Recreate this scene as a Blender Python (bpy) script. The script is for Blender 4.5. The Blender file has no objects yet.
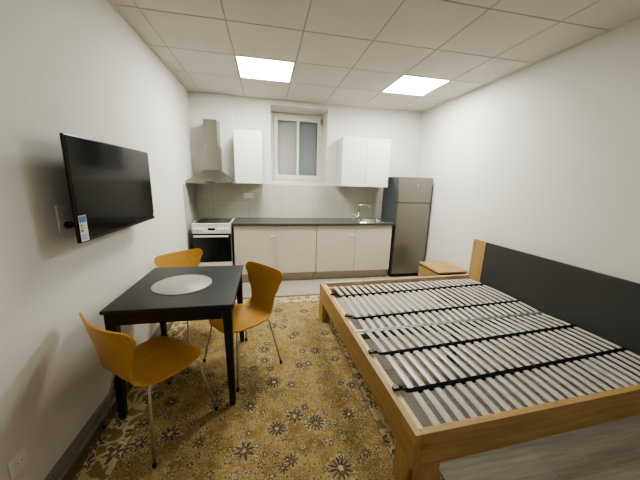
import bpy, bmesh, math, random
from mathutils import Vector, Matrix
random.seed(7)
PI = math.pi
C = bpy.context.scene.collection

# ------------------------------------------------------------------ measures
W, H = 3.645, 2.6774            # room width, ceiling height
REAR = -5.60                     # wall behind the camera
TX, TY = 0.7696, -1.3731         # one crossing of the ceiling grid
T = 0.6                          # ceiling module

# ------------------------------------------------------------------ node helper
def lin(c):
    return tuple((x/12.92 if x <= .04045 else ((x+.055)/1.055)**2.4) for x in c)
def hexc(h):
    return lin(tuple(int(h[i:i+2], 16)/255 for i in (0, 2, 4)))

class NT:
    def __init__(s, name):
        s.m = bpy.data.materials.new(name); s.m.use_nodes = True
        s.t = s.m.node_tree; s.b = s.t.nodes['Principled BSDF']
    def n(s, kind, **kw):
        o = s.t.nodes.new(kind)
        for k, v in kw.items(): setattr(o, k, v)
        return o
    def set(s, sock, v):
        if isinstance(v, bpy.types.NodeSocket): s.t.links.new(v, sock)
        elif v is not None:
            if sock.type == 'RGBA' and len(v) == 3: v = tuple(v)+(1,)
            sock.default_value = v
    def math(s, op, a, b=None, c=None):
        o = s.n('ShaderNodeMath', operation=op)
        s.set(o.inputs[0], a)
        if b is not None: s.set(o.inputs[1], b)
        if c is not None: s.set(o.inputs[2], c)
        return o.outputs[0]
    def vmath(s, op, a, b=None):
        o = s.n('ShaderNodeVectorMath', operation=op)
        s.set(o.inputs[0], a)
        if b is not None: s.set(o.inputs['Scale'] if op == 'SCALE' else o.inputs[1], b)
        return o.outputs[1] if op in ('LENGTH', 'DISTANCE', 'DOT_PRODUCT') else o.outputs[0]
    def mix(s, f, a, b, mode='MIX'):
        o = s.n('ShaderNodeMix', data_type='RGBA', blend_type=mode)
        s.set(o.inputs[0], f); s.set(o.inputs[6], a); s.set(o.inputs[7], b)
        return o.outputs[2]
    def obj(s): return s.n('ShaderNodeTexCoord').outputs['Object']
    def sep(s, v):
        o = s.n('ShaderNodeSeparateXYZ'); s.set(o.inputs[0], v); return o.outputs
    def comb(s, x, y, z=0.0):
        o = s.n('ShaderNodeCombineXYZ'); s.set(o.inputs[0], x); s.set(o.inputs[1], y); s.set(o.inputs[2], z); return o.outputs[0]
    def mapping(s, v, scale=(1, 1, 1), loc=(0, 0, 0), rot=(0, 0, 0)):
        o = s.n('ShaderNodeMapping'); s.set(o.inputs[0], v)
        o.inputs[1].default_value = loc; o.inputs[2].default_value = rot; o.inputs[3].default_value = scale
        return o.outputs[0]
    def noise(s, v, scale, detail=3, rough=.5, dist=0):
        o = s.n('ShaderNodeTexNoise'); s.set(o.inputs['Vector'], v)
        o.inputs['Scale'].default_value = scale; o.inputs['Detail'].default_value = detail
        o.inputs['Roughness'].default_value = rough; o.inputs['Distortion'].default_value = dist
        return o.outputs[0]
    def ramp(s, f, stops):
        o = s.n('ShaderNodeValToRGB'); s.set(o.inputs[0], f)
        e = o.color_ramp.elements
        while len(e) < len(stops): e.new(.5)
        for el, (p, c) in zip(e, stops):
            el.position = p; el.color = tuple(c)+(1,) if len(c) == 3 else c
        return o.outputs[0]
    def bump(s, h, strength=.2, dist=.01):
        o = s.n('ShaderNodeBump'); s.set(o.inputs['Height'], h)
        o.inputs['Strength'].default_value = strength; o.inputs['Distance'].default_value = dist
        s.t.links.new(o.outputs[0], s.b.inputs['Normal'])
    def out(s, col=None, rough=None, metal=None, spec=None):
        if col is not None: s.set(s.b.inputs['Base Color'], col)
        if rough is not None: s.set(s.b.inputs['Roughness'], rough)
        if metal is not None: s.set(s.b.inputs['Metallic'], metal)
        if spec is not None: s.set(s.b.inputs['Specular IOR Level'], spec)
        return s.m

def plain(name, col, rough=.5, metal=0., spec=.5, var=.06, scale=9., bump=0.):
    n = NT(name); o = n.obj()
    f = n.noise(o, scale, 4)
    a = tuple(min(1, x*(1-var)) for x in col); b = tuple(min(1, x*(1+var)) for x in col)
    n.out(n.mix(f, a, b), rough, metal, spec)
    if bump: n.bump(n.noise(o, 160, 2), bump, .004)
    return n.m

def wood(name, c1, c2, axis=0, scale=1.0, rough=.5, knots=True):
    n = NT(name); o = n.obj()
    sc = [14*scale, 14*scale, 14*scale]; sc[axis] = 1.1*scale
    v = n.mapping(o, tuple(sc))
    f = n.noise(v, 1.6, 5, .6, .6)
    g = n.noise(v, 9, 3, .6)
    f2 = n.math('ADD', n.math('MULTIPLY', f, .75), n.math('MULTIPLY', g, .25))
    col = n.ramp(f2, [(.32, c2), (.5, tuple((a+b)/2 for a, b in zip(c1, c2))), (.66, c1)])
    if knots:
        vs = [5*scale]*3; vs[axis] = 2.2*scale
        vo = n.n('ShaderNodeTexVoronoi'); n.set(vo.inputs['Vector'], n.mapping(o, tuple(vs))); vo.inputs['Scale'].default_value = 1.0
        k = n.ramp(vo.outputs['Distance'], [(.03, (1, 1, 1)), (.16, (0, 0, 0))])
        col = n.mix(n.math('MULTIPLY', k, .55), col, tuple(x*.4 for x in c2))
    n.out(col, rough)
    return n.m

# ------------------------------------------------------------------ materials
M = {}
def wallmat():
    n = NT('white_plaster'); o = n.obj()
    big = n.noise(o, 1.3, 3)
    col = n.mix(big, hexc('d8d5cd'), hexc('e1dfd8'))
    n.out(col, .85, 0, .25); n.bump(n.noise(o, 95, 4, .65), .22, .006)
    return n.m
M['wall'] = wallmat()
def ceilmat():
    n = NT('mineral_fibre_tile'); o = n.obj()
    f = n.noise(o, 2.2, 4)
    n.out(n.mix(f, hexc('c9c5bb'), hexc('d5d1c8')), .9, 0, .2)
    n.bump(n.noise(o, 120, 3), .1, .003)
    return n.m
M['ceil'] = ceilmat()
M['grid'] = plain('ceiling_grid_metal_shaded', hexc('a8a49b'), .6)  # bars greyed a little to deepen the shadow lines between tiles
M['angle'] = plain('edge_angle_metal', hexc('cfcbc2'), .55)
def floormat():
    n = NT('grey_laminate_planks'); o = n.obj()
    br = n.n('ShaderNodeTexBrick'); n.set(br.inputs['Vector'], o)
    br.offset = .37; br.inputs['Scale'].default_value = 1
    br.inputs['Brick Width'].default_value = 1.28; br.inputs['Row Height'].default_value = .19
    br.inputs['Mortar Size'].default_value = .0015; br.inputs['Mortar Smooth'].default_value = .2
    br.inputs['Color1'].default_value = hexc('9a9386')+(1,); br.inputs['Color2'].default_value = hexc('8d8679')+(1,)
    br.inputs['Mortar'].default_value = hexc('706a60')+(1,)
    g = n.noise(n.mapping(o, (1.4, 22, 1)), 2.4, 5, .6, .5)
    col = n.mix(.35, br.outputs['Color'], n.ramp(g, [(.3, hexc('7d766a')), (.7, hexc('bfb8ab'))]))
    n.out(col, .42, 0, .4)
    return n.m
M['floor'] = floormat()
M['skirt'] = wood('grey_brown_skirting', hexc('a09688'), hexc('877d70'), 1, 1, .5, False)
def tilemat():
    n = NT('pale_glazed_wall_tile'); o = n.obj(); s = n.sep(o)
    def line(v, off, step, w):
        fr = n.math('FRACT', n.math('DIVIDE', n.math('SUBTRACT', v, off), step))
        d = n.math('MULTIPLY', n.math('MINIMUM', fr, n.math('SUBTRACT', 1.0, fr)), step)
        return n.math('LESS_THAN', d, w)
    xy = n.math('SUBTRACT', s[0], s[1])
    g = n.math('MAXIMUM', line(xy, .26, .525, .0022), line(s[2], .622, .27, .0022))
    f = n.noise(o, 3.2, 5, .6)
    col = n.mix(f, hexc('b9b7a9'), hexc('c8c6b9'))
    n.out(n.mix(g, col, hexc('98968a')), n.math('ADD', .22, n.math('MULTIPLY', g, .5)), 0, .5)
    return n.m
M['tile'] = tilemat()
M['white'] = plain('white_plastic', hexc('e6e4de'), .35, var=.02)
M['enamel'] = plain('white_enamel', hexc('e8e6e2'), .25, var=.02)
M['frame'] = plain('window_frame_white', hexc('e2dfd3'), .35, var=.03)
M['gloss'] = plain('white_gloss_front', hexc('dddcd4'), .22, var=.02)
M['carc'] = plain('white_carcass', hexc('c9c8bc'), .4, var=.02)
M['beige'] = plain('greige_front', hexc('d6cebd'), .4, var=.02)
M['beige2'] = plain('greige_plinth', hexc('b5ac9a'), .5, var=.03)
def topmat():
    n = NT('dark_speckled_worktop'); o = n.obj()
    f = n.noise(o, 140, 3, .7)
    n.out(n.mix(f, hexc('3b3b39'), hexc('5a5a57')), .38)
    return n.m
M['top'] = topmat()
def brushed(name, a, b, axis=2, rough=.32, metal=1.):
    n = NT(name); o = n.obj(); sc = [90, 90, 90]; sc[axis] = 1.5
    f = n.noise(n.mapping(o, tuple(sc)), 2, 3)
    n.out(n.mix(f, a, b), n.math('ADD', rough-.05, n.math('MULTIPLY', f, .1)), metal)
    return n.m
M['steel'] = brushed('brushed_steel', hexc('918f85'), hexc('a5a298'), 2, .36)
M['steel_h'] = brushed('brushed_steel_hood', hexc('8a887e'), hexc('a19e94'), 0, .36)
M['inox'] = brushed('fridge_grey_front', hexc('827e76'), hexc('8d8980'), 2, .3, .7)
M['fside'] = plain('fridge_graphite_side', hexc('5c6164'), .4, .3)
M['chrome'] = plain('chrome', hexc('c9c7c0'), .14, 1., var=.02)
M['satin'] = plain('satin_metal', hexc('b9b7ae'), .3, 1., var=.02)
M['black'] = plain('black_plastic', hexc('161616'), .4, var=.05)
M['rubber'] = plain('dark_rubber', hexc('2a2724'), .7)
M['glassblk'] = plain('black_glass', hexc('0c0d0d'), .06, var=.02)
M['ovenglass'] = plain('oven_glass', hexc('1c211f'), .08, var=.1)
M['screen'] = plain('tv_screen_glass', hexc('090909'), .11, var=.02, spec=.22)
M['bezel'] = plain('tv_black_bezel', hexc('141414'), .25, var=.05)
M['blackwood'] = wood('black_brown_stain', hexc('262321'), hexc('171513'), 0, 1.2, .42, False)
M['tabletop'] = wood('black_brown_table_top', hexc('2b2d2e'), hexc('222425'), 0, 1.0, .42, False)
def platemat():
    n = NT('silver_woven_round_mat'); o = n.obj()
    r = n.vmath('LENGTH', o)
    ring = n.math('SINE', n.math('MULTIPLY', r, 900.0))
    n.out(n.mix(n.math('MULTIPLY', n.math('ADD', ring, 1.0), .5), hexc('928b85'), hexc('c6c0b9')), .45, .25)
    n.bump(ring, .35, .002)
    return n.m
M['mat'] = platemat()
M['knob'] = plain('pale_nickel', hexc('eceae6'), .3, .3, var=.02)
M['legs'] = plain('silver_tube', hexc('d2cfc6'), .32, .85, var=.02)
M['chair'] = wood('mustard_lacquered_ply', hexc('c99a4a'), hexc('bd8d3e'), 0, .8, .34, False)
M['oak_x'] = wood('oak_along_x', hexc('bb9b69'), hexc('967646'), 0, 1, .5)
M['oak_y'] = wood('oak_along_y', hexc('bb9b69'), hexc('967646'), 1, 1, .5)
M['oak_z'] = wood('oak_along_z', hexc('bb9b69'), hexc('967646'), 2, 1, .5)
M['oak_lit'] = wood('oak_far_rail_lit', hexc('c4b496'), hexc('a3937a'), 0, 1, .5, False)  # same oak; light on the far rail put into a paler, greyer colour
M['oak_top'] = wood('oak_top_edge', hexc('d3b487'), hexc('bf9c6c'), 1, 1, .5, False)
M['pine'] = wood('pale_pine', hexc('e3cf9f'), hexc('cdb57f'), 1, 1, .6, False)
M['slate'] = plain('slate_dark_panel', hexc('3d3d3b'), .45, var=.12, scale=4)
M['slat'] = wood('grey_foil_birch_slat', hexc('cbc7be'), hexc('b3aea4'), 1, 1, .25, False)
M['strap'] = plain('black_webbing', hexc('0e0d0e'), .8, spec=.1)
M['beam'] = plain('grey_steel_beam', hexc('8f9390'), .4, .6)
M['reflect'] = plain('shade_reflector', hexc('777a7d'), .5)
M['blind_l'] = plain('pale_blind_lit', hexc('f2f3f6'), .5, var=.03)  # brighter light on the left half put into the blind colour
M['blind_r'] = plain('blue_grey_blind_dim', hexc('bcc4cc'), .5, var=.05)  # same blind, less lit half; the dimness is in the colour
M['hinge'] = plain('brown_hinge_cover', hexc('7d6a4c'), .5)
M['lab_w'] = plain('label_white', hexc('c4ced6'), .5)
M['lab_b'] = plain('label_blue', hexc('4a6f9c'), .5)
M['lab_y'] = plain('label_yellow', hexc('d8b843'), .5)
M['lab_g'] = plain('label_green', hexc('4d9a58'), .5)
M['lab_r'] = plain('label_red', hexc('c24a33'), .5)
M['dark'] = plain('night_dark', hexc('23262a'), .8)
def glassmat():
    n = NT('clear_window_glass')
    n.out((1, 1, 1), .0); n.b.inputs['Transmission Weight'].default_value = 1.0; n.b.inputs['IOR'].default_value = 1.02
    n.b.inputs['Specular IOR Level'].default_value = .5
    return n.m
M['glass'] = glassmat()
def emit(name, col, s):
    n = NT(name); n.set(n.b.inputs['Base Color'], (.9, .9, .9))
    n.set(n.b.inputs['Emission Color'], col); n.b.inputs['Emission Strength'].default_value = s
    return n.m
M['led'] = emit('led_diffuser', (1.0, .995, .955), 36.0)
M['led_fill'] = emit('fill_diffuser', (1.0, .995, .955), 2.5)  # glow of the added fill panels behind the camera

# ---- rug
RX0, RX1, RY0, RY1 = .045, 1.945, -3.95, -1.105
def rugmat():
    n = NT('persian_style_rug'); o = n.obj(); s = n.sep(o)
    hx, hy = (RX1-RX0)/2, (RY1-RY0)/2
    d = n.math('MINIMUM', n.math('SUBTRACT', hx, n.math('ABSOLUTE', s[0])), n.math('SUBTRACT', hy, n.math('ABSOLUTE', s[1])))
    wob = n.noise(o, 30, 2)
    p2 = n.comb(s[0], s[1])
    p2 = n.vmath('ADD', p2, n.vmath('SCALE', n.vmath('SUBTRACT', n.n('ShaderNodeTexNoise').outputs[1], (.5, .5, .5)), 0.0))
    def flowers(scale, seed, petals, R, dens, rand=.85):
        v = n.n('ShaderNodeTexVoronoi', voronoi_dimensions='2D')
        n.set(v.inputs['Vector'], n.vmath('ADD', p2, (seed*3.17, seed*1.73, 0)))
        v.inputs['Scale'].default_value = scale; v.inputs['Randomness'].default_value = rand
        loc = n.vmath('SUBTRACT', n.vmath('ADD', p2, (seed*3.17, seed*1.73, 0)), v.outputs['Position'])
        q = n.sep(loc); c = n.sep(v.outputs['Color'])
        r = n.vmath('LENGTH', n.comb(q[0], q[1]))
        ang = n.math('ADD', n.math('ARCTAN2', q[1], q[0]), n.math('MULTIPLY', c[0], 6.28))
        pet = n.math('ADD', .72, n.math('MULTIPLY', n.math('COSINE', n.math('MULTIPLY', ang, float(petals))), .28))
        size = n.math('MULTIPLY', R, n.math('ADD', .55, n.math('MULTIPLY', c[1], .6)))
        rr = n.math('DIVIDE', r, n.math('MULTIPLY', pet, size))
        rr = n.math('ADD', rr, n.math('MULTIPLY', n.math('SUBTRACT', n.noise(o, 48, 3, .7), .5), 1.1))
        on = n.math('LESS_THAN', c[2], dens)
        return rr, on, c, r, ang
    def band(r, a, b):
        return n.math('MULTIPLY', n.math('GREATER_THAN', r, a), n.math('LESS_THAN', r, b))
    navy, brown, cream, wine = hexc('231f28'), hexc('442c20'), hexc('d9cdae'), hexc('5a2c2c')
    g1, g2, g3 = hexc('9a8552'), hexc('75602f'), hexc('b5a372')
    mott = n.noise(o, 7, 5, .65)
    fine = n.noise(o, 60, 3, .7)
    field = n.mix(n.ramp(mott, [(.38, (0, 0, 0)), (.60, (1, 1, 1))]), g2, g1)
    field = n.mix(n.math('MULTIPLY', n.ramp(fine, [(.5, (0, 0, 0)), (.62, (1, 1, 1))]), .5), field, g3)
    # vines: edges of a distorted cell pattern
    v = n.n('ShaderNodeTexVoronoi', voronoi_dimensions='2D', feature='DISTANCE_TO_EDGE')
    pw = n.vmath('ADD', p2, n.vmath('SCALE', n.comb(n.noise(o, 6, 2), n.noise(n.vmath('ADD', o, (5, 3, 1)), 6, 2)), .22))
    n.set(v.inputs['Vector'], pw); v.inputs['Scale'].default_value = 6.5
    vine = n.math('LESS_THAN', v.outputs['Distance'], .025)
    vine = n.math('MULTIPLY', vine, n.math('GREATER_THAN', fine, .47))
    field = n.mix(n.math('MULTIPLY', vine, .7), field, hexc('7a5a3a'))
    speck = n.ramp(n.noise(o, 85, 3, .75), [(.36, (.25, .25, .25)), (.5, (1, 1, 1))])
    def layer(base, scale, seed, petals, R, dens, cols):
        rr, on, c, r, ang = flowers(scale, seed, petals, R, dens)
        out = base
        for (a, b, col, al) in cols:
            f = n.math('MULTIPLY', n.math('MULTIPLY', band(rr, a, b), on), n.math('MULTIPLY', speck, al))
            out = n.mix(f, out, col)
        return out
    field = layer(field, 26, 4.0, 4, .016, .75, [(0, .6, brown, .8), (.6, 1.0, cream, .3)])
    field = layer(field, 15, 2.0, 5, .025, .6, [(0, .35, cream, .6), (.35, .9, navy, .8), (.9, 1.15, cream, .25)])
    field = layer(field, 10, 11.0, 6, .034, .5, [(0, .3, wine, .85), (.3, .6, cream, .6), (.6, .95, navy, .6)])
    field = layer(field, 5.4, 1.0, 8, .054, .65, [(0, .2, cream, .8), (.2, .45, wine, .9), (.45, .95, navy, .95), (.95, 1.2, cream, .35)])
    field = layer(field, 2.8, 7.0, 12, .080, .6, [(0, .16, cream, .9), (.16, .32, wine, .9), (.32, .9, navy, .95), (.9, 1.1, cream, .5)])
    # border
    bord = n.mix(mott, hexc('d0c4a2'), hexc('b5a376'))
    vb = n.n('ShaderNodeTexVoronoi', voronoi_dimensions='2D', feature='DISTANCE_TO_EDGE')
    n.set(vb.inputs['Vector'], pw); vb.inputs['Scale'].default_value = 11.0
    scroll = n.math('GREATER_THAN', vb.outputs['Distance'], .16)
    bord = n.mix(n.math('MULTIPLY', scroll, .85), bord, g2)
    bord = layer(bord, 7.5, 5.0, 6, .066, .9, [(0, .2, cream, .8), (.2, .62, wine, .9), (.62, .80, brown, .9), (.80, 1.08, cream, .8)])
    guard = layer(n.mix(mott, hexc('4c3f2c'), hexc('70603f')), 19, 3.0, 4, .022, .8, [(0, .5, cream, .4), (.5, 1.0, navy, .85)])
    dw = n.math('ADD', d, n.math('MULTIPLY', n.math('SUBTRACT', wob, .5), .012))
    col = n.mix(n.math('LESS_THAN', dw, .226), field, guard)
    col = n.mix(n.math('LESS_THAN', dw, .222), col, bord)
    col = n.mix(n.math('LESS_THAN', dw, .055), col, guard)
    col = n.mix(n.math('LESS_THAN', dw, .015), col, hexc('6f5a38'))
    col = n.mix(.18, col, n.mix(fine, hexc('5d4f36'), hexc('c0b290')), 'MIX')
    n.out(col, .95, 0, .1)
    n.bump(n.noise(o, 220, 2), .4, .004)
    return n.m
M['rug'] = rugmat()

# ------------------------------------------------------------------ mesh helpers
def box(bm, x0, x1, y0, y1, z0, z1, bev=0., seg=2):
    vs = [bm.verts.new((x, y, z)) for x in (x0, x1) for y in (y0, y1) for z in (z0, z1)]
    f = [(0, 1, 3, 2), (4, 6, 7, 5), (0, 4, 5, 1), (2, 3, 7, 6), (0, 2, 6, 4), (1, 5, 7, 3)]
    fs = [bm.faces.new([vs[i] for i in q]) for q in f]
    if bev:
        es = list({e for q in fs for e in q.edges})
        bmesh.ops.bevel(bm, geom=es, offset=bev, segments=seg, profile=.5, affect='EDGES')
def frustum(bm, b, t, bev=0.):
    """b, t = (x0,x1,y0,y1,z)"""
    lo = [bm.verts.new(p) for p in ((b[0], b[2], b[4]), (b[1], b[2], b[4]), (b[1], b[3], b[4]), (b[0], b[3], b[4]))]
    hi = [bm.verts.new(p) for p in ((t[0], t[2], t[4]), (t[1], t[2], t[4]), (t[1], t[3], t[4]), (t[0], t[3], t[4]))]
    fs = [bm.faces.new(lo[::-1]), bm.faces.new(hi)]
    for i in range(4):
        j = (i+1) % 4; fs.append(bm.faces.new((lo[i], lo[j], hi[j], hi[i])))
    if bev:
        bmesh.ops.bevel(bm, geom=list({e for q in fs for e in q.edges}), offset=bev, segments=2, profile=.5, affect='EDGES')
def tube(bm, pts, r, seg=12, cap=True):
    pts = [Vector(p) for p in pts]; rings = []
    rs = r if isinstance(r, (list, tuple)) else [r]*len(pts)
    up = None
    for i, p in enumerate(pts):
        d = (pts[min(i+1, len(pts)-1)]-pts[max(i-1, 0)]).normalized()
        if up is None:
            up = Vector((0, 0, 1)) if abs(d.z) < .9 else Vector((1, 0, 0))
        a = d.cross(up).normalized(); b = a.cross(d).normalized(); up = b
        rings.append([bm.verts.new(p+(a*math.cos(2*PI*k/seg)+b*math.sin(2*PI*k/seg))*rs[i]) for k in range(seg)])
    for i in range(len(rings)-1):
        for k in range(seg):
            bm.faces.new((rings[i][k], rings[i][(k+1) % seg], rings[i+1][(k+1) % seg], rings[i+1][k]))
    if cap:
        bm.faces.new(rings[0][::-1]); bm.faces.new(rings[-1])
def curve_pts(pts, rad=.03, n=5):
    """round the inner corners of a polyline"""
    P = [Vector(p) for p in pts]; out = [P[0]]
    for i in range(1, len(P)-1):
        a = (P[i-1]-P[i]); b = (P[i+1]-P[i]); r = min(rad, a.length*.45, b.length*.45)
        s = P[i]+a.normalized()*r; e = P[i]+b.normalized()*r
        for k in range(n+1):
            t = k/n; out.append(s*(1-t)**2+P[i]*2*t*(1-t)+e*t*t)
    out.append(P[-1]); return out
def lathe(bm, prof, seg=32, c=(0, 0, 0), axis='z'):
    rings = []
    for (r, z) in prof:
        ring = []
        for k in range(seg):
            a = 2*PI*k/seg; x, y = r*math.cos(a), r*math.sin(a)
            p = (x, y, z) if axis == 'z' else ((z, x, y) if axis == 'x' else (x, z, y))
            ring.append(bm.verts.new((c[0]+p[0], c[1]+p[1], c[2]+p[2])))
        rings.append(ring)
    for i in range(len(rings)-1):
        for k in range(seg):
            bm.faces.new((rings[i][k], rings[i][(k+1) % seg], rings[i+1][(k+1) % seg], rings[i+1][k]))
    bm.faces.new(rings[0][::-1]); bm.faces.new(rings[-1])

def obj(name, bm, mat, parent=None, smooth=False, loc=None):
    bmesh.ops.recalc_face_normals(bm, faces=bm.faces)
    me = bpy.data.meshes.new(name); bm.to_mesh(me); bm.free()
    for m_ in (mat if isinstance(mat, list) else [mat]): me.materials.append(m_)
    if smooth:
        for p in me.polygons: p.use_smooth = True
        if smooth == 'auto':
            bm2 = bmesh.new(); bm2.from_mesh(me)
            for e in bm2.edges:
                if len(e.link_faces) == 2 and e.calc_face_angle(0) > math.radians(35): e.smooth = False
            bm2.to_mesh(me); bm2.free()
    o = bpy.data.objects.new(name, me); C.objects.link(o)
    if parent: o.parent = parent
    if loc: o.location = loc
    return o
def bx(name, mat, parent, *a, **k):
    bm = bmesh.new()
    if isinstance(a[0], (list, tuple)):
        for q in a: box(bm, *q, **k)
    else: box(bm, *a, **k)
    return obj(name, bm, mat, parent)
def tag(o, label, cat, group=None):
    o['label'] = label; o['category'] = cat; o['kind'] = 'thing'
    if group: o['group'] = group
    return o
def thing(name, label, cat, loc=(0, 0, 0), rotz=0, group=None):
    o = bpy.data.objects.new(name, None); C.objects.link(o)
    o.location = loc; o.rotation_euler = (0, 0, rotz); o.empty_display_size = .1
    return tag(o, label, cat, group)
def struct(o, label=None, cat=None):
    o['kind'] = 'structure'
    if label: o['label'] = label
    if cat: o['category'] = cat
    return o
def dup(root, label, loc, rotz, group=None):
    r = root.copy(); C.objects.link(r); r.location = loc; r.rotation_euler = (0, 0, rotz); r['label'] = label
    for ch in list(root.children):
        c = ch.copy(); C.objects.link(c); c.parent = r
        for g in list(ch.children):
            d = g.copy(); C.objects.link(d); d.parent = c
    return r

# ------------------------------------------------------------------ setting
bm = bmesh.new(); box(bm, -.2, W+.2, REAR-.2, .3, -.12, 0)
struct(obj('floor', bm, M['floor']), 'light grey laminate plank floor', 'floor')
WX0, WX1, WZ0, WZ1 = 1.14, 2.03, 1.45, 2.597
WD = .42
struct(bx('wall_left', M['wall'], None, -.2, 0, REAR-.2, .3, 0, H+.15), 'plain white plastered wall behind the television and dining table', 'wall')
struct(bx('wall_right', M['wall'], None, W, W+.2, REAR-.2, .3, 0, H+.15), 'plain white plastered wall behind the bed head', 'wall')
struct(bx('wall_rear', M['wall'], None, 0, W, REAR-.2, REAR, 0, H+.15), 'plain white wall opposite the kitchen', 'wall')
wf = struct(bx('wall_far', M['wall'], None, (0, WX0, 0, .62, 0, H+.15), (WX1, W, 0, .62, 0, H+.15),
            (WX0, WX1, 0, .62, 0, WZ0), (WX0, WX1, 0, .62, WZ1, H+.15)), 'white kitchen wall with one small high window', 'wall')
bx('tile_backsplash', M['tile'], wf, .0, 3.40, -.008, -.0005, .60, 1.4285)
wl = bpy.data.objects['wall_left']
bx('tile_side_panel', M['tile'], wl, .0005, .008, -.61, -.009, .0, 1.40)
struct(bx('trim_1', M['wall'], None, .0, .595, -.042, -.0005, 1.434, H-.01), 'shallow boxed wall projection behind the cooker hood', 'trim')

# ceiling: tiles hanging in a grid
xs = [0.0]+[TX-T+T*i for i in range(6) if 0 < TX-T+T*i < W]+[W]
ys = [0.0]; y = TY+2*T
while y > REAR:
    if y < 0: ys.append(y)
    y -= T
ys.append(REAR)
lights = [(TX, TY), (TX+3*T, TY), (TX, TY-6*T), (TX+3*T, TY-6*T)]  # last two places hold the added, unseen fill panels
bm = bmesh.new()
for i in range(len(xs)-1):
    for j in range(len(ys)-1):
        x0, x1, y1, y0 = xs[i], xs[i+1], ys[j], ys[j+1]
        if any(abs(x0-lx) < .01 and abs(y0-ly) < .01 for lx, ly in lights): continue
        g = .005
        box(bm, x0+g, x1-g, y0+g, y1-g, H, H+.02, .002, 1)
box(bm, -.2, W+.2, REAR-.2, .3, H+.08, H+.15)
ce = struct(obj('ceiling', bm, M['ceil']), 'suspended ceiling of square off-white tiles', 'ceiling')
bm = bmesh.new()
for x in xs[1:-1]: box(bm, x-.012, x+.012, REAR, 0, H+.004, H+.03)
for y in ys[1:-1]: box(bm, 0, W, y-.012, y+.012, H+.0045, H+.03)
obj('ceiling_grid', bm, M['grid'], ce)
bm = bmesh.new()
for q in ((0, .022, REAR, 0), (W-.022, W, REAR, 0), (.022, W-.022, -.024, 0), (.022, W-.022, REAR, REAR+.022)):
    box(bm, *q, H-.004, H+.002)
obj('edge_angle', bm, M['angle'], ce)

# baseboards
struct(bx('baseboard_left', M['skirt'], None, .0005, .016, REAR, -.62, .0, .062, bev=.003), 'grey-brown skirting board along the left wall', 'baseboard')
struct(bx('baseboard_right', M['skirt'], None, W-.016, W-.0005, REAR, -.02, .0, .062, bev=.003), 'grey-brown skirting board along the right wall', 'baseboard')
struct(bx('baseboard_rear', M['skirt'], None, .02, W-.02, REAR+.0005, REAR+.016, .0, .062, bev=.003), 'grey-brown skirting board on the rear wall', 'baseboard')

# window
win = struct(bpy.data.objects.new('window_1', None), 'small white framed window with a closed blind, high over the worktop', 'window'); C.objects.link(win)
win.location = ((WX0+WX1)/2, WD, WZ0)
def wbx(name, mat, *a, **k):
    o = bx(name, mat, win, *a, **k)
    o.data.transform(Matrix.Translation(-win.location)); return o
FX0, FX1, FZ0, FZ1 = WX0+.001, WX1-.001, WZ0+.001, WZ1-.001
gx0, gx1, gz0, gz1 = 1.265, 1.945, 1.59, 2.475
d = WD
wbx('window_frame', M['frame'], (FX0, FX0+.056, d, d+.07, FZ0, FZ1), (FX1-.038, FX1, d, d+.07, FZ0, FZ1),
    (FX0+.056, FX1-.038, d, d+.07, FZ0, FZ0+.056), (FX0+.056, FX1-.038, d, d+.07, FZ1-.055, FZ1), bev=.004)
s0, s1, t0, t1 = FX0+.058, FX1-.040, FZ0+.058, FZ1-.058
wbx('sash', M['frame'], (s0, gx0, d-.014, d+.05, t0, t1), (gx1, s1, d-.014, d+.05, t0, t1),
    (gx0, gx1, d-.014, d+.05, t0, gz0), (gx0, gx1, d-.014, d+.05, gz1, t1), bev=.005)
wbx('mullion', M['frame'], 1.583, 1.630, d-.01, d+.046, gz0, gz1, bev=.004)
wbx('sill_board', M['frame'], FX0, FX1, .002, d-.002, WZ0+.001, WZ0+.014, bev=.004)
wbx('hinge', M['hinge'], 1.992, 2.006, d-.044, d-.0145, 2.44, 2.53, bev=.002)
wbx('pane', M['glass'], gx0, 1.583, d+.016, d+.022, gz0, gz1)
wbx('pane', M['glass'], 1.630, gx1, d+.016, d+.022, gz0, gz1)
for nm, mt, a, b in (('blind', M['blind_l'], gx0-.01, 1.603), ('blind', M['blind_r'], 1.610, gx1+.01)):
    bm = bmesh.new(); z = gz0-.01
    while z < gz1+.012:
        v = [bm.verts.new(p) for p in ((a, d+.078, z), (b, d+.078, z), (b, d+.094, z+.052), (a, d+.094, z+.052))]
        v2 = [bm.verts.new((p.co.x, p.co.y+.0015, p.co.z)) for p in v]
        bm.faces.new(v); bm.faces.new(v2[::-1])
        for i in range(4): bm.faces.new((v[i], v[(i+1) % 4], v2[(i+1) % 4], v2[i]))
        z += .045
    o = obj(nm, bm, mt, win); o.data.transform(Matrix.Translation(-win.location))
wbx('night_sheet', M['dark'], FX0, FX1, d+.14, d+.16, FZ0, FZ1)  # dark sheet stands in for the unlit night outside

# ceiling lights
def ceiling_light(x, y, label, led='led'):
    t = thing('ceiling_light', label, 'light', (x+T/2, y+T/2, H), 0, 'square LED panels in the ceiling')
    h = T/2-.006; k = h-.012
    bm = bmesh.new()
    for q in ((-h, h, -h, -k), (-h, h, k, h), (-h, -k, -k, k), (k, h, -k, k)): box(bm, *q, -.004, .02)
    obj('light_frame', bm, M['white'], t)
    bx('diffuser', M[led], t, -k+.0005, k-.0005, -k+.0005, k-.0005, -.002, .016)
    return t
ceiling_light(*lights[0], 'glowing square LED panel in the ceiling above the window, left one')
ceiling_light(*lights[1], 'glowing square LED panel in the ceiling near the right wall, above the fridge side')

ceiling_light(*lights[2], 'added dim fill panel in the ceiling behind the camera, out of view, on the table side', 'led_fill')  # unseen fill, added to brighten surfaces that face the camera
ceiling_light(*lights[3], 'added dim fill panel in the ceiling behind the camera, out of view, on the bed side', 'led_fill')

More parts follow.
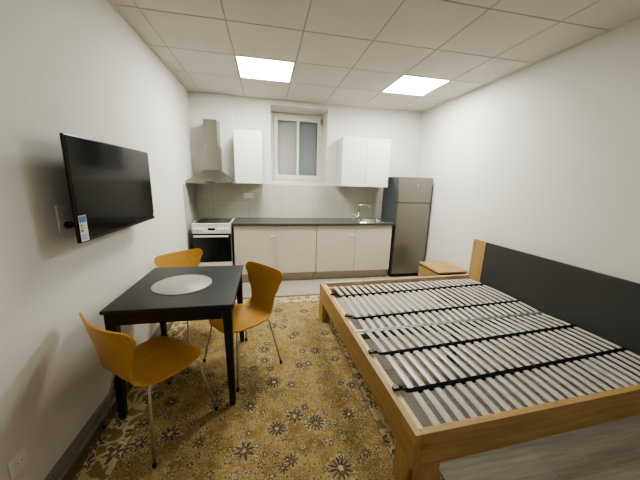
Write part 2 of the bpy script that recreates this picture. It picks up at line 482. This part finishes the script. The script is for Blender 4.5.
# ------------------------------------------------------------------ television and sockets on the left wall
tv = thing('television', 'large black flat television mounted on the left wall above the table', 'television', (.0, -2.412, 1.146))
def tvbx(name, mat, par, *a, **k): return bx(name, mat, par, *a, **k)
cas = tvbx('casing', M['bezel'], tv, (.112, .128, -.492, .460, 0, .532), (.080, .112, -.28, .28, .06, .34), bev=.005)
tvbx('screen', M['screen'], tv, .1282, .1300, -.484, .452, .018, .524)
tvbx('lower_bezel', M['bezel'], tv, .1282, .1315, -.490, .458, .001, .0165, bev=.001)
tvbx('brand_badge', M['satin'], tv, .1301, .1306, .433, .450, .024, .044)
tvbx('wall_mount', M['black'], tv, (.001, .012, -.16, .16, .1, .4), (.012, .079, -.05, .05, .18, .32))
lab = tvbx('energy_label', M['lab_w'], tv, .1317, .1320, -0.4860, -0.4240, .006, .140)
tvbx('label_heading', M['lab_b'], lab, .1321, .1323, -0.4820, -0.4280, .104, .135)
tvbx('label_bar', M['lab_g'], lab, .1321, .1323, -0.4820, -0.4560, .086, .094)
tvbx('label_bar', M['lab_y'], lab, .1321, .1323, -0.4820, -0.4460, .070, .083)
tvbx('label_bar', M['lab_r'], lab, .1321, .1323, -0.4800, -0.4580, .056, .067)
tvbx('label_text', M['lab_b'], lab, (.1321, .1323, -0.4780, -0.4360, .036, .040), (.1321, .1323, -0.4780, -0.4420, .026, .030), (.1321, .1323, -0.4780, -0.4360, .016, .020))

def socket(loc, n, normal, label, vertical=False, group='white wall sockets'):
    t = thing('wall_socket', label, 'socket', loc, {'x': 0, 'y': -PI/2}[normal], group)
    # local: wall plane at x=0, facing +x
    w = .081
    for k in range(n):
        off = (k-(n-1)/2)*.071
        a = (0, off) if vertical else (off, 0)
        hw = .0355 if n > 1 else .0405
        y0, y1, z0, z1 = a[0]-(.0405 if vertical else hw), a[0]+(.0405 if vertical else hw), a[1]-(hw if vertical else .0405), a[1]+(hw if vertical else .0405)
        f = bx('socket_frame', M['white'], t, .0006, .010, y0, y1, z0, z1, bev=.003)
        bm = bmesh.new(); lathe(bm, [(.0215, .0101), (.0215, .0125), (.018, .0128), (.017, .011), (.0005, .0108)], 24, (0, a[0], a[1]), 'x')
        inlet = obj('socket_inlet', bm, M['white'], t, 'auto')
        bx('pin_hole', M['black'], inlet, (.0107, .0111, a[0]-.0115, a[0]-.0065, a[1]-.0025, a[1]+.0025), (.0107, .0111, a[0]+.0065, a[0]+.0115, a[1]-.0025, a[1]+.0025))
    return t
socket((0, -2.80, 1.262), 2, 'x', 'white double wall socket behind the lower left corner of the television', True)
socket((0, -3.30, .285), 1, 'x', 'white wall socket low on the left wall near the skirting')
socket((.787, -.0085, 1.243), 2, 'y', 'white double socket on the tiles under the narrow wall cabinet')
pl = thing('power_plug', 'black power plug in the socket beside the television', 'plug', (.013, -2.80, 1.2265))
bm = bmesh.new(); lathe(bm, [(.016, .0), (.019, .004), (.019, .022), (.012, .034), (.005, .036)], 20, (0, 0, 0), 'x'); obj('plug_body', bm, M['black'], pl, 'auto')
bm = bmesh.new(); tube(bm, curve_pts([(.030, 0, 0), (.044, .02, -.01), (.040, .08, -.04), (.03, .16, -.02), (.03, .2, .05)], .04), .0035, 8); obj('cable', bm, M['black'], pl, True)

# ------------------------------------------------------------------ kitchen
# cooker
ck = thing('cooker', 'white freestanding electric cooker with black oven door and hob', 'cooker', (.32, 0, 0))
def cbx(name, mat, par, *a, **k): return bx(name, mat, par, *a, **k)
x0, x1 = -.255, .252
cbx('cooker_body', M['enamel'], ck, x0, x1, -.560, -.03, .02, .868, bev=.004)
for xf in (x0+.03, x1-.07):
    for yf in (-.54, -.1): cbx('foot', M['black'], ck, xf, xf+.04, yf, yf+.04, 0, .0195, bev=.003)
cbx('control_panel', M['enamel'], ck, x0, x1, -.6, -.561, .748, .868, bev=.006)
pn = [o for o in ck.children if o.name.startswith('control_panel')][0]
cbx('display', M['glassblk'], pn, -.045, .045, -.6025, -.6002, .795, .825, bev=.002)
for xk in (-.215, -.165, -.115, .1, .15, .205):
    bm = bmesh.new(); lathe(bm, [(.019, -.6004), (.018, -.618), (.014, -.622), (.004, -.623)], 20, (xk, 0, .808), 'y'); obj('knob', bm, M['white'], pn, 'auto')
hb = cbx('hob', M['enamel'], ck, x0, x1, -.602, -.03, .869, .889, bev=.005)
cbx('glass_top', M['glassblk'], hb, x0+.022, x1-.022, -.565, -.065, .8892, .8915)
for (cx, cy, r) in ((-.12, -.43, .09), (.12, -.43, .07), (-.12, -.18, .07), (.12, -.18, .09)):
    bm = bmesh.new()
    inn = [bm.verts.new((cx+(r-.004)*math.cos(2*PI*k/40), cy+(r-.004)*math.sin(2*PI*k/40), .8918)) for k in range(40)]
    ou = [bm.verts.new((cx+r*math.cos(2*PI*k/40), cy+r*math.sin(2*PI*k/40), .8918)) for k in range(40)]
    for k in range(40): bm.faces.new((inn[k], ou[k], ou[(k+1) % 40], inn[(k+1) % 40]))
    obj('cooking_zone', bm, M['fside'], hb)
dr = cbx('oven_door', M['glassblk'], ck, x0+.003, x1-.003, -.6, -.561, .346, .742, bev=.004)
cbx('oven_window', M['ovenglass'], dr, x0+.075, x1-.075, -.6018, -.6002, .40, .665)
bm = bmesh.new(); box(bm, x0+.02, x1-.03, -.642, -.622, .703, .727, .006)
for xk in (x0+.05, x1-.07): box(bm, xk, xk+.02, -.626, -.5995, .708, .722)
obj('oven_handle', bm, M['white'], dr)
cbx('storage_drawer', M['enamel'], ck, x0+.003, x1-.003, -.598, -.561, .06, .340, bev=.005)

# range hood
hd = thing('range_hood', 'stainless steel chimney cooker hood with sloping canopy above the cooker', 'range hood', (.32, 0, 1.42))
bm = bmesh.new(); frustum(bm, (-.300, .298, -.5, -.044, .035), (-.105, .095, -.285, -.044, .19)); box(bm, -.302, .300, -.503, -.044, 0, .036, .002, 1)
cn = obj('canopy', bm, M['steel_h'], hd)
bx('control_strip', M['black'], cn, -.06, .06, -.5045, -.5032, .010, .026)
bx('filter_grille', M['fside'], cn, -.27, .27, -.46, -.06, -.004, -.0005)
bx('lower_chimney', M['steel'], hd, -.108, .098, -.288, -.044, .185, .52, bev=.002)
bx('upper_chimney', M['steel'], hd, -.096, .086, -.276, -.044, .5205, .86, bev=.002)

# wall cabinets
def wall_cab(xa, xb, ndoor, label, z0=1.43, z1=2.158):
    t = thing('wall_cabinet', label, 'wall cabinet', ((xa+xb)/2, 0, z0), 0, 'white wall cabinets')
    w = (xb-xa)/2; h = z1-z0; d0 = -.001
    bx('carcass', M['carc'], t, (-w, w, -.350, d0, 0, h), bev=.0015)
    dw = 2*w/ndoor
    for k in range(ndoor):
        bx('door', M['gloss'], t, -w+k*dw+.0015, -w+(k+1)*dw-.0015, -.370, -.3515, .001, h-.001, bev=.002)
    return t
wall_cab(.628, 1.012, 1, 'narrow single-door white wall cabinet between hood and window', 1.434)
wall_cab(2.19, 2.958, 2, 'wide two-door white wall cabinet right of the window')

# base cabinets
def base_cab(xa, xb, label):
    t = thing('base_cabinet', label, 'base cabinet', ((xa+xb)/2, 0, 0), 0, 'greige base cabinets under the worktop')
    w = (xb-xa)/2
    bx('carcass', M['beige2'], t, (-w, -w+.016, -.558, -.012, 0, .8575), (w-.016, w, -.558, -.012, 0, .8575), (-w+.0165, w-.0165, -.555, -.012, .12, .138),
       (-w+.0165, w-.0165, -.03, -.012, .138, .857), (-w+.0165, w-.0165, -.555, -.50, .835, .857))
    bx('plinth', M['beige2'], t, -w+.017, w-.017, -.525, -.508, 0, .119)
    for k in range(2):
        a = -w+k*w
        d = bx('door', M['beige'], t, a+.002, a+w-.002, -.580, -.5595, .135, .850, bev=.002)
        if k == 0:
            bm = bmesh.new(); xk = a+w-.052
            box(bm, xk-.038, xk+.038, -.608, -.596, .698, .718, .005)
            for q in (-.018, .018): box(bm, xk+q-.004, xk+q+.004, -.596, -.5795, .704, .712)
            obj('handle', bm, M['knob'], d)
    return t
base_cab(.606, 1.788, 'greige two-door base cabinet beside the cooker')
base_cab(1.794, 2.992, 'greige two-door base cabinet under the sink, beside the fridge')

# worktop with sink cut-out
SX0, SX1, SY0, SY1 = 2.60, 2.935, -.475, -.125
wt = bx('worktop', M['top'], None, (.584, SX0, -.602, -.0095, .8585, .889), (SX1, 3.03, -.602, -.0095, .8585, .889),
        (SX0, SX1, -.602, SY0, .8585, .889), (SX0, SX1, SY1, -.0095, .8585, .889))
tag(wt, 'long dark grey worktop running from cooker to fridge', 'worktop')
sk = thing('sink', 'stainless steel inset sink at the right end of the worktop', 'sink', (2.72, -.3, .889))
bm = bmesh.new()
def ringrect(z, a, b, c, d, r, n=6):
    out = []
    for (cx, cy, s) in ((b-r, d-r, 0), (a+r, d-r, 1), (a+r, c+r, 2), (b-r, c+r, 3)):
        for k in range(n+1):
            t = PI/2*(s+k/n); out.append(bm.verts.new((cx+r*math.cos(t)-2.72, cy+r*math.sin(t)+.3, z)))
    return out
rings = [ringrect(.0005, 2.455, 2.985, -.525, -.075, .03), ringrect(.004, 2.458, 2.982, -.522, -.078, .03),
         ringrect(.003, SX0+.004, SX1-.004, SY0+.004, SY1-.004, .05), ringrect(-.006, SX0+.008, SX1-.008, SY0+.008, SY1-.008, .05),
         ringrect(-.13, SX0+.03, SX1-.03, SY0+.03, SY1-.03, .05)]
for i in range(4):
    for k in range(len(rings[0])):
        j = (k+1) % len(rings[0]); bm.faces.new((rings[i][k], rings[i][j], rings[i+1][j], rings[i+1][k]))
bm.faces.new(rings[-1])
obj('basin', bm, M['chrome'], sk, 'auto')
bm = bmesh.new(); lathe(bm, [(.035, -.1295), (.035, -.127), (.02, -.1265), (.001, -.128)], 24, (.045, 0, 0)); obj('drain', bm, M['satin'], sk, 'auto')
fc = thing('faucet', 'chrome kitchen faucet with square bent spout beside the sink basin', 'faucet', (2.53, -.27, .893))
bm = bmesh.new(); lathe(bm, [(.026, .0), (.026, .006), (.021, .010), (.021, .075), (.016, .082)], 24); obj('faucet_base', bm, M['chrome'], fc, 'auto')
bm = bmesh.new(); tube(bm, curve_pts([(0, 0, .07), (0, 0, .245), (.19, 0, .245), (.19, 0, .215)], .02), .010, 12); obj('spout', bm, M['chrome'], fc, True)
bm = bmesh.new(); tube(bm, [(-.018, 0, .05), (-.05, 0, .062), (-.085, -.002, .10)], [.010, .008, .006], 10); obj('lever', bm, M['chrome'], fc, True)

# fridge
fr = thing('refrigerator', 'tall grey two-door fridge freezer in the right corner', 'refrigerator', (3.322, 0, 0))
a, b = -.281, .275
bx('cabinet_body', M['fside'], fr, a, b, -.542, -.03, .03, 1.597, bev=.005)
for xf in (a+.03, b-.08):
    for yf in (-.52, -.1): bx('foot', M['black'], fr, xf, xf+.05, yf, yf+.05, 0, .0295, bev=.003)
fd = bx('freezer_door', M['inox'], fr, a, b, -.594, -.545, 1.211, 1.5965, bev=.006)
bm = bmesh.new(); lathe(bm, [(.014, -.5942), (.014, -.5955), (.0115, -.596), (.001, -.596)], 20, (.03, 0, 1.475), 'y'); obj('badge', bm, M['chrome'], fd, 'auto')
bx('fridge_door', M['inox'], fr, a, b, -.594, -.545, .055, 1.203, bev=.006)
bx('kick_plate', M['black'], fr, a+.01, b-.01, -.56, -.543, .0305, .052)

# ------------------------------------------------------------------ nightstand
ns = thing('nightstand', 'small oak nightstand between the fridge and the bed', 'nightstand', (3.398, -1.335, 0))
a, b, c, d = -.2, .2, -.23, .235
bx('top_board', M['oak_y'], ns, a-.008, b, c-.006, d+.002, .392, .414, bev=.002)
bx('side_panel', M['oak_z'], ns, (a+.02, b-.002, c+.004, c+.022, 0, .374), (a+.02, b-.002, d-.02, d-.002, 0, .374), (b-.02, b-.003, c+.0225, d-.0205, .03, .374))
bx('gap_filler', M['black'], ns, a+.03, b-.01, c+.03, d-.03, .375, .3915)  # black filler paints the dark gap under the top board
for k, (z0, z1) in enumerate(((.03, .195), (.2, .372))):
    q = bx('drawer', M['oak_y'], ns, a, a+.019, c+.002, d-.002, z0, z1, bev=.002)
    bx('handle', M['oak_z'], q, a-.012, a-.0005, -.06, .06, z1-.03, z1-.015, bev=.003)

# ------------------------------------------------------------------ rug
bm = bmesh.new(); hx, hy = (RX1-RX0)/2, (RY1-RY0)/2
box(bm, -hx, hx, -hy, hy, 0.0005, .009, .003, 2)
rug = obj('rug', bm, M['rug'], None, False, ((RX0+RX1)/2, (RY0+RY1)/2, 0))
tag(rug, 'golden floral oriental rug with pale border under the dining table', 'rug')
RZ = .0092

# ------------------------------------------------------------------ dining table
tb = thing('dining_table', 'square black-brown wooden dining table by the left wall', 'table', (.490, -2.450, RZ))
hx, hy, th = .360, .400, .732
bx('table_top', M['tabletop'], tb, -hx, hx, -hy, hy, th-.022, th, bev=.004)
lx, ly = hx-.012, hy-.012
for s1 in (-1, 1):
    for s2 in (-1, 1):
        bm = bmesh.new()
        xa, xb = sorted((s1*lx, s1*(lx-.056))); ya, yb = sorted((s2*ly, s2*(ly-.056)))
        xt, xu = sorted((s1*lx, s1*(lx-.036))); yt, yu = sorted((s2*ly, s2*(ly-.036)))
        frustum(bm, (xt, xu, yt, yu, 0), (xa, xb, ya, yb, th-.0225), .003)
        obj('leg', bm, M['blackwood'], tb)
bx('apron', M['blackwood'], tb, (-lx+.0565, lx-.0565, -ly+.006, -ly+.026, th-.100, th-.0225), (-lx+.0565, lx-.0565, ly-.044, ly-.006, th-.100, th-.0225),
   (-lx+.006, -lx+.026, -ly+.0565, ly-.0565, th-.100, th-.0225), (lx-.044, lx-.006, -ly+.0565, ly-.0565, th-.100, th-.0225))
bm = bmesh.new(); lathe(bm, [(.19, 0), (.1945, .0015), (.1945, .003), (.19, .0045), (.02, .0045), (.001, .004)], 64)
pm = obj('placemat', bm, M['mat'], None, 'auto', (.462, -2.47, RZ+th+.0005))
tag(pm, 'round silver woven placemat lying on the black table', 'placemat')

# ------------------------------------------------------------------ chairs (local: faces +x)
def interp(tab, s):
    for (a, va), (b, vb) in zip(tab, tab[1:]):
        if s <= b:
            t = (s-a)/(b-a) if b > a else 0; t = t*t*(3-2*t)
            return va+(vb-va)*t
    return tab[-1][1]
def catmull(P, n):
    out = []
    for i in range(len(P)-1):
        p0, p1, p2, p3 = P[max(i-1, 0)], P[i], P[i+1], P[min(i+2, len(P)-1)]
        for k in range(n):
            t = k/n
            out.append(.5*((2*p1)+(p2-p0)*t+(2*p0-5*p1+4*p2-p3)*t*t+(3*p1-p0-3*p2+p3)*t**3))
    out.append(P[-1]); return out
def make_chair(label, loc, rot):
    t = thing('dining_chair', label, 'chair', loc, rot, 'mustard dining chairs around the table')
    prof = [Vector((x, 0, z)) for x, z in ((.215, .400), (.185, .412), (.12, .420), (.03, .417), (-.07, .411), (-.135, .411), (-.178, .424), (-.205, .462), (-.222, .52), (-.238, .59), (-.257, .68), (-.275, .772))]
    c = catmull(prof, 6)
    L = [0]
    for p, q in zip(c, c[1:]): L.append(L[-1]+(q-p).length)
    tot = L[-1]
    wtab = [(0, .175), (.09, .208), (.19, .218), (.29, .200), (.39, .155), (.46, .138), (.53, .148), (.63, .198), (.72, .238), (.77, .248), (tot+.001, .242)]
    NV = 14; th = .010; bm = bmesh.new(); top, bot = [], []
    def corner(dist, r, w):
        if dist >= r: return w
        u = 1-dist/r; return w-r+r*math.sqrt(max(0, 1-u*u))
    # resample with extra rows near ends
    S = sorted(set([0, .002, .006, .012, .02, .032, .048, .068, .09]+[.09+i*.02 for i in range(1, 45) if .09+i*.02 < tot-.07]+[tot-q for q in (.065, .05, .035, .022, .013, .006, .002, 0)]))
    for s in S:
        i = 0
        while i < len(L)-2 and L[i+1] < s: i += 1
        f = (s-L[i])/(L[i+1]-L[i]); p = c[i].lerp(c[i+1], f); d = (c[min(i+2, len(c)-1)]-c[max(i-1, 0)]).normalized()
        nrm = Vector((d.z, 0, -d.x))            # towards the sitter
        if nrm.z < -.2: nrm = -nrm
        if s > .5 and nrm.x < 0: nrm = -nrm
        w = interp(wtab, s); w = corner(s, .11, w) if s < .2 else w
        w = corner(tot-s, .062, w) if s > tot-.1 else w
        w = max(w, .02)
        curl = .045 if s > .55 else (.045*max(0, (s-.42)/.13) if s > .42 else 0.012)
        r1, r2 = [], []
        for k in range(NV+1):
            v = -1+2*k/NV
            q = p+Vector((0, v*w, 0))+nrm*(curl*(v*w/.236)**2)
            r1.append(bm.verts.new(q+nrm*th/2)); r2.append(bm.verts.new(q-nrm*th/2))
        top.append(r1); bot.append(r2)
    for i in range(len(S)-1):
        for k in range(NV):
            bm.faces.new((top[i][k], top[i+1][k], top[i+1][k+1], top[i][k+1])); bm.faces.new((bot[i][k], bot[i][k+1], bot[i+1][k+1], bot[i+1][k]))
        for k in (0, NV): bm.faces.new((top[i][k], bot[i][k], bot[i+1][k], top[i+1][k]))
    for i in (0, len(S)-1):
        for k in range(NV): bm.faces.new((top[i][k], top[i][k+1], bot[i][k+1], bot[i][k]))
    # split the one shell into its seat and its back at the waist
    full = bmesh.new(); me = bpy.data.meshes.new('tmp'); bmesh.ops.recalc_face_normals(bm, faces=bm.faces); bm.to_mesh(me); bm.free(); full.free()
    def side(lower):
        b2 = bmesh.new(); b2.from_mesh(me)
        bad = [f for f in b2.faces if (f.calc_center_median().z > .448) == lower]
        bmesh.ops.delete(b2, geom=bad, context='FACES'); return b2
    obj('seat', side(True), M['chair'], t, 'auto'); obj('backrest', side(False), M['chair'], t, 'auto')
    bm = bmesh.new(); lathe(bm, [(.02, .386), (.075, .388), (.075, .398), (.06, .406)], 28, (0.0, 0, 0)); obj('mounting_plate', bm, M['black'], t, 'auto')
    for sx in (-1, 1):
        for sy in (-1, 1):
            bm = bmesh.new()
            pts = curve_pts([(sx*.04, sy*.04, .390), (sx*.145, sy*.162, .395), (sx*.205, sy*.240, .012)], .03, 6)
            tube(bm, pts, .0072, 10); lg = obj('leg', bm, M['legs'], t, True)
            bm = bmesh.new(); lathe(bm, [(.010, 0), (.011, .004), (.011, .022), (.0085, .026)], 14, (sx*.2055, sy*.2405, 0)); obj('foot_cap', bm, M['rubber'], lg, 'auto')
    return t
rad = math.radians
ch = make_chair('mustard moulded plywood chair nearest the camera, its back to the left wall', (.405, -2.875, RZ), rad(52))
dup(ch, 'mustard moulded plywood chair on the right side of the table, turned sideways', (.85, -2.40, RZ), rad(219))
dup(ch, 'mustard moulded plywood chair behind the table, only its backrest showing', (.395, -1.885, RZ), rad(-45))

# ------------------------------------------------------------------ bed (local: u to the head, v=0 far rail, v=-1.88 near rail)
BO, BR = (1.630, -1.692, 0), rad(2.0)
BW, BL, BH = 1.88, 1.946, .40
bed = thing('bed', 'oak double bed frame with dark headboard, no mattress, against the right wall', 'bed', BO, BR)
t_ = .034; R0 = .215
Z0 = .0095
def rail(name, mat, q, top):
    o = bx(name, mat, bed, q[0], q[1], q[2], q[3], R0, BH, bev=.003)
    return o
bx('foot_rail', M['oak_y'], bed, 0, t_, -BW, 0, R0, BH, bev=.003)
bx('side_rail', M['oak_lit'], bed, t_+.0005, BL-.029, -t_, 0, R0, BH, bev=.003)
bx('side_rail', M['oak_x'], bed, t_+.0005, BL-.029, -BW, -BW+t_, R0, BH, bev=.003)
for (ua, ub, va, vb, z) in ((0.0, .15, -.15, 0.0, Z0), (0.0, .15, -BW, -BW+.15, Z0), (BL-.19, BL-.04, -.15, 0.0, 0), (BL-.19, BL-.04, -BW, -BW+.15, 0)):
    bm = bmesh.new()
    lo, hi = z+.0002, R0-.0005
    if va > -.5: box(bm, ua, ub, -t_, 0, lo, hi, .003)
    else: box(bm, ua, ub, -BW, -BW+t_, lo, hi, .003)
    if ua < .5: box(bm, 0, t_, va if va < -.5 else va, vb, lo+.0001, hi-.0001, .003)
    else: box(bm, ub-t_, ub, va, vb, lo+.0001, hi-.0001, .003)
    obj('leg', bm, M['oak_z'], bed)
HBL = BL-.028
bx('headboard_end', M['oak_z'], bed, HBL, BL, -.205, -.02, .2, .86, bev=.002)
bx('headboard_end', M['oak_z'], bed, HBL, BL, -BW+.02, -BW+.205, .2, .86, bev=.002)
bx('headboard_panel', M['slate'], bed, HBL+.002, BL-.002, -BW+.2055, -.2055, .2, .858, bev=.002)
bx('ledger', M['pine'], bed, (t_+.0005, t_+.030, -BW+t_+.001, -t_-.001, .330, .388), (t_+.034, HBL-.002, -BW+t_+.0005, -BW+t_+.028, .315, .350), (t_+.034, HBL-.002, -t_-.028, -t_-.0005, .315, .350))
cb = bx('center_beam', M['beam'], bed, t_+.034, HBL-.002, -BW/2-.045, -BW/2-.005, .30, .349, bev=.003)
bx('beam_block', M['pine'], bed, t_+.003, t_+.085, -BW/2-.075, -BW/2-.048, .3885, .395, bev=.002)
bx('beam_block', M['pine'], bed, t_+.003, t_+.05, -.16, -.135, .3885, .395, bev=.002)
bx('center_leg', M['beam'], bed, (BL/2-.025, BL/2+.025, -BW/2-.05, -BW/2, .0005, .2995), bev=.003)

# slatted bases
def slat_base(label, v0, v1, straps, bandv):
    t = thing('slatted_base', label, 'slatted base', BO, BR, 'roll-out slatted bases in the bed')
    N, pitch, w, u0 = 25, .0718, .039, .140
    zt = .3515
    bm0 = None
    first = None
    for k in range(N):
        u = u0+k*pitch
        if first is None:
            bm = bmesh.new(); n = 12; th = .008
            up, lo = [], []
            for i in range(n+1):
                f = i/n; v = v0+(v1-v0)*f; z = zt+.0005+.020*math.sin(PI*f)**.8
                up.append([bm.verts.new((x, v, z+th-dz)) for x, dz in ((0, .002), (.003, 0), (w-.003, 0), (w, .002))])
                lo.append([bm.verts.new((x, v, z)) for x in (0, w)])
            for i in range(n):
                for j in range(3): bm.faces.new((up[i][j], up[i][j+1], up[i+1][j+1], up[i+1][j]))
                bm.faces.new((lo[i][0], lo[i+1][0], lo[i+1][1], lo[i][1]))
                bm.faces.new((up[i][0], up[i+1][0], lo[i+1][0], lo[i][0])); bm.faces.new((up[i][3], lo[i][1], lo[i+1][1], up[i+1][3]))
            for i in (0, n): bm.faces.new(up[i]+[lo[i][1], lo[i][0]])
            first = obj('slat', bm, M['slat'], t, 'auto'); first.location = (u, 0, 0)
        else:
            s = first.copy(); C.objects.link(s); s.location = (u, 0, 0); s.parent = t
    for v in straps:
        f = (v-v0)/(v1-v0); zs = zt+.0005+.020*math.sin(PI*f)**.8+.0085
        bm = bmesh.new(); pts = []
        ue = HBL-.012
        hwid = .013; sk = .03
        prof = [(t_-.004, .4012), (t_+.030, .4012), (t_+.055, .398), (t_+.075, zs+.004)]
        for k in range(N):
            u = u0+k*pitch; prof += [(u, zs), (u+w, zs), (u+w+.006, zs-.002), (u+pitch-.006, zs-.002)]
        prof = [q for q in prof if q[0] < ue]+[(ue, zs)]
        a = [[bm.verts.new((u, v+sk*(u-t_)+sv*hwid, z+dz)) for sv, dz in ((-1, 0), (1, 0), (1, .004), (-1, .004))] for u, z in prof]
        for i in range(len(a)-1):
            for j in range(4): bm.faces.new((a[i][j], a[i][(j+1) % 4], a[i+1][(j+1) % 4], a[i+1][j]))
        bm.faces.new(a[0][::-1]); bm.faces.new(a[-1])
        for k in range(N-1):    # loops that hold each slat
            u = u0+k*pitch+w+.003
            box(bm, u, u+pitch-w-.006, v+sk*(u-t_)-.017, v+sk*(u-t_)+.017, zs-.014, zs-.003, .002, 1)
        st = obj('strap', bm, M['strap'], t)
        bx('strap_clip', M['black'], st, t_-.004, t_+.03, v-.016, v+.016, .4055, .418, bev=.004)
    bx('end_holder', M['beam'], t, u0-.012, HBL-.015, bandv[0], bandv[1], zt-.0005, zt+.0120, bev=.002)
    return t
slat_base('grey wooden slats on black straps in the far half of the bed, toward the kitchen', -.040, -BW/2-.018, (-.345, -.79), (-BW/2-.024, -BW/2-.006))
slat_base('grey wooden slats on black straps in the near half of the bed, toward the camera', -BW/2-.032, -BW+.040, (-1.285, -1.61), (-BW/2-.046, -BW/2-.028))

# ------------------------------------------------------------------ camera, world, colour
r_ = Vector((.980731, -.193103, .029631)); u_ = Vector((.012488, .213324, .976902)); f_ = Vector((.194964, .957708, -.211625))
cam = bpy.data.cameras.new('camera'); co = bpy.data.objects.new('camera', cam); C.objects.link(co)
co.matrix_world = Matrix(((r_.x, u_.x, -f_.x, 1.0553), (r_.y, u_.y, -f_.y, -4.4469), (r_.z, u_.z, -f_.z, 1.4903), (0, 0, 0, 1)))
cam.sensor_width = 36; cam.lens = 36*269.4377/640; cam.clip_start = .02
bpy.context.scene.camera = co
w = bpy.data.worlds.new('night'); bpy.context.scene.world = w; w.use_nodes = True
w.node_tree.nodes['Background'].inputs[0].default_value = (.02, .022, .026, 1)
sc = bpy.context.scene
sc.view_settings.view_transform = 'AgX'
sc.view_settings.look = 'AgX - Medium High Contrast'
sc.view_settings.exposure = 0.66
